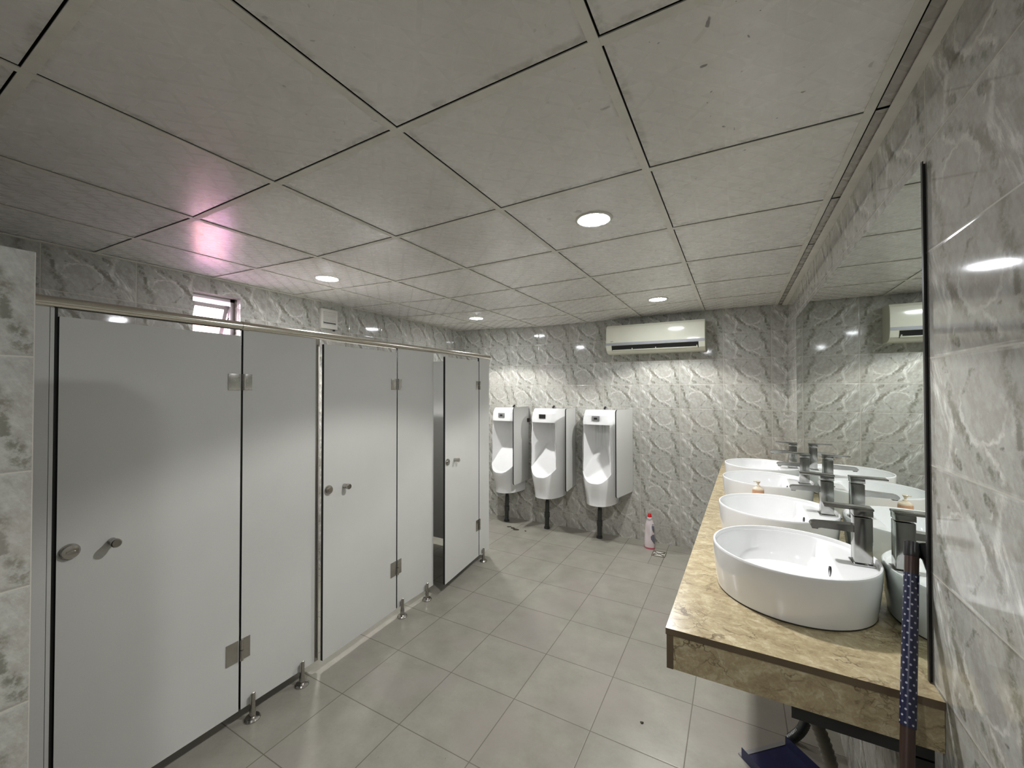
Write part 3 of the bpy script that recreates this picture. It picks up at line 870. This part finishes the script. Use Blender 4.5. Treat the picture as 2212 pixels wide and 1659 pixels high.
fs_ = [f0] + [copy_tree(f0) for _ in BY[1:]]
for t, y, lb in zip(fs_, BY, FL): t.location = (BXC+.187, y-.002, CTZ+.1375); t['label'] = lb

# soap pump bottle
sp = thing('soap_bottle', 'small clear soap pump bottle of amber liquid between second and third basin', 'soap bottle', (.102, 2.560, CTZ))
bm = bmesh.new(); lathe(bm, [(.026, 0), (.028, .005), (.028, .142), (.027, .146)], n=24); new_obj('bottle_body', bm, M_SOAP, sp, 40)
bm = bmesh.new(); lathe(bm, [(.027, .146), (.026, .152), (.014, .160), (.010, .163)], n=24); new_obj('bottle_shoulder', bm, M_CLEAR, sp, 40)
bm = bmesh.new(); lathe(bm, [(.010, .163), (.010, .168), (.0045, .170), (.0045, .176), (.007, .180), (.012, .190), (.008, .192)], n=20)
box(bm, -.022, .0, -.004, .004, .184, .190, bev=.0015); new_obj('pump_head', bm, M_CLEAR, sp, 40)

# ------------------------------------------------------------------ mop handle leaning on the counter edge
A = Vector((.381, 1.366, 1.200)); B = Vector((.317, 1.178, .830)); dv = (B-A).normalized()
L0 = (A.z)/(-dv.z)
mp_ = thing('mop_handle', 'mop handle with blue white-dotted sleeve leaning by the near counter end', 'mop', (0, 0, 0))
def pt(s): return A + dv*s
bm = bmesh.new(); tube(bm, [pt(-.002), pt(0), pt(.030), pt(.034)], .0155, 24, rfun=lambda i: (.0135, .0155, .0155, .0145)[i]); new_obj('end_cap', bm, M_BLACK, mp_, 40)
bm = bmesh.new(); tube(bm, [pt(.034), pt(.075)], .0135, 24); new_obj('bare_section', bm, M_BROWNPIPE, mp_, 40)
bm = bmesh.new(); tube(bm, [pt(.075), pt(.09), pt(.395)], .0142, 32, uv=7.0, vscale=78.0); new_obj('dotted_sleeve', bm, M_DOTS, mp_, 40)
bm = bmesh.new(); tube(bm, [pt(.395), pt(L0-.05)], .0125, 24); new_obj('lower_pole', bm, M_BROWNPIPE, mp_, 40)
e_ = pt(L0-.05)
bm = bmesh.new(); box(bm, e_.x-.10, e_.x+.10, e_.y-.03, e_.y+.03, .012, e_.z+.012, bev=.01); new_obj('mop_head', bm, M_BLACK, mp_, 40)

# under the counter
dp = thing('dustpan', 'dark blue plastic dustpan on the floor under the counter', 'dustpan', (.165, 2.02, .0), math.radians(43))
bm = bmesh.new()
P_ = [(-.0, .095), (.165, .0)]
def dpan():
    w = .115
    box(bm, -w, w, -.16, .10, .002, .006)
    box(bm, -w-.003, -w, -.16, .10, .002, .045); box(bm, w, w+.003, -.16, .10, .002, .045); box(bm, -w, w, -.163, -.16, .002, .06)
dpan(); new_obj('pan', bm, M_BLUE, dp)
bm = bmesh.new(); box(bm, -.118, .118, .10, .118, .001, .008); tag(new_obj('lip', bm, M_GREYPL, dp), 'grey rubber lip')
bm = bmesh.new(); tube(bm, [(0, -.16, .045), (0, -.30, .10)], .014, 14); new_obj('grip', bm, M_BLUE, dp, 40)
for k, yy in enumerate(BY):
    t = thing('basin_trap', ['dark waste pipe and ribbed hose under the nearest basin', 'dark waste pipe under the second basin', 'dark waste pipe under the third basin', 'dark waste pipe under the farthest basin'][k], 'waste pipe', (0, 0, 0), group='waste pipes under the basins')
    bm = bmesh.new(); tube(bm, [(BXC, yy, CTZ-.02), (BXC, yy, .62)], .02, 16); lathe(bm, [(.03, .60), (.036, .61), (.036, .66), (.03, .67)], (BXC, yy, 0), n=20)
    new_obj('waste_pipe', bm, M_PIPE, t, 40)
    pts = []
    for i in range(90):
        s = i/89
        pts.append((BXC + .10*math.sin(s*PI*.9)+.02*s, yy - .0 - .05*math.sin(s*PI), .61 - .60*s + .03*math.sin(s*2*PI)))
    bm = bmesh.new(); tube(bm, pts, .02, 16, rfun=lambda i: .021 if i % 2 else .0175); new_obj('ribbed_hose', bm, M_CORR if k == 0 else M_PIPE, t, 60)

# ------------------------------------------------------------------ cleaner bottle
cb = thing('cleaner_bottle', 'white toilet cleaner bottle with red cap on the floor at the far wall', 'bottle', (-.760, 4.205, 0))
prof = [(.048, .016), (.050, .03), (.050, .10), (.0455, .15), (.047, .19), (.043, .235), (.030, .275), (.023, .290), (.021, .298)]
bm = bmesh.new(); lathe(bm, prof, n=36, sy=.62); new_obj('body', bm, M_BOTTLE, cb, 50)
bm = bmesh.new(); lathe(bm, [(.044, 0), (.0485, .004), (.0485, .016)], n=36, sy=.64); new_obj('base_band', bm, M_PINKBASE, cb, 50)
bm = bmesh.new(); lathe(bm, [(.024, .292), (.024, .308), (.018, .312)], n=28); new_obj('collar', bm, M_LABEL2, cb, 50)
bm = bmesh.new(); lathe(bm, [(.021, .308), (.0205, .312), (.0145, .343), (.012, .346)], n=24); new_obj('cap', bm, M_RED, cb, 50)
def decal(nm, pts, mat):     # curved label following the flank
    bm = bmesh.new(); gr = []
    for (z, a0, a1) in pts:
        r = None
        for (r0, h0), (r1, h1) in zip(prof, prof[1:]):
            if h0 <= z <= h1: r = r0+(r1-r0)*(z-h0)/(h1-h0)
        row = []
        for k in range(9):
            a = math.radians(a0+(a1-a0)*k/8); row.append(bm.verts.new(((r+.0008)*math.cos(a), (r*.62+.0008)*math.sin(a), z)))
        gr.append(row)
    for a, b_ in zip(gr, gr[1:]):
        for k in range(8): bm.faces.new((a[k], a[k+1], b_[k+1], b_[k]))
    new_obj(nm, bm, mat, cb, 60)
decal('upper_label', [(.245, -50, -20), (.22, -58, -15), (.19, -52, -14), (.165, -35, -16)], M_LABEL)
decal('lower_label', [(.145, -50, -15), (.125, -72, -12), (.10, -70, -10), (.075, -50, -10), (.055, -30, -12)], M_LABEL)
decal('front_label', [(.235, -85, -62), (.20, -80, -62), (.16, -80, -60), (.13, -84, -76)], M_LABEL2)

# floor drain with its cut tile
fd = thing('floor_drain', 'small square metal grate set in the floor beside the cleaner bottle', 'drain', (-.655, 4.10, 0))
bm = bmesh.new()
for d in ((-.062, .062, -.068, -.058), (-.062, .062, .058, .068), (-.062, -.053, -.058, .058), (.053, .062, -.058, .058), (-.004, .004, -.02, .02), (-.02, .02, -.004, .004)):
    box(bm, *d, .0005, .004)
for sx in (-1, 1):
    for sy_ in (-1, 1):
        for k in range(3):
            a0 = (sx*(.012+.013*k), sy_*.012); a1 = (sx*.048, sy_*(.052-.012*k))
            tube(bm, [(a0[0], a0[1], .003), (a1[0], a1[1], .003)], .0022, 6)
new_obj('grate', bm, M_GRATE, fd)
bm = bmesh.new(); box(bm, -.055, .055, -.060, .060, .0003, .0008); new_obj('drain_tray', bm, M_FLOOR and M_PAINT, fd)
bx('cut_joint', (-.0565, -.0545, -.27, -.07, .0002, .0007), M_GAP, fd); bx('cut_joint', (.0545, .0565, -.27, -.07, .0002, .0007), M_GAP, fd)

# debris
def scrap(x, y, r, rz, label, name='leaf_scrap'):
    bm = bmesh.new(); rr = random.Random(int(x*1000)); n = 9
    poly = [((r*(.5+.6*rr.random()))*math.cos(2*PI*k/n)*1.8, (r*(.5+.6*rr.random()))*math.sin(2*PI*k/n)) for k in range(n)]
    top = [bm.verts.new((px, py, .003+.004*rr.random())) for px, py in poly]; bot = [bm.verts.new((px, py, .0005)) for px, py in poly]
    bm.faces.new(top); bm.faces.new(bot)
    for k in range(n): bm.faces.new((bot[k], bot[(k+1) % n], top[(k+1) % n], top[k]))
    o = new_obj(name, bm, M_LEAF, None, loc=(x, y, 0)); o.rotation_euler = (0, 0, rz)
    return tag(o, label, 'debris', 'dark scraps on the floor')
scrap(-2.293, 4.077, .016, .5, 'dark leaf scrap on the floor, leftmost of those under the urinals')
scrap(-2.235, 4.058, .020, -.3, 'dark leaf scrap on the floor, second from left under the urinals')
scrap(-2.175, 4.035, .024, .2, 'largest dark leaf scrap on the floor under the left urinals')
scrap(-2.065, 4.040, .008, 0, 'dark crumb on the floor, right of the leaf scraps')
scrap(-.400, 1.994, .0058, .4, 'tiny black speck on the middle of the floor near the counter', 'floor_speck')
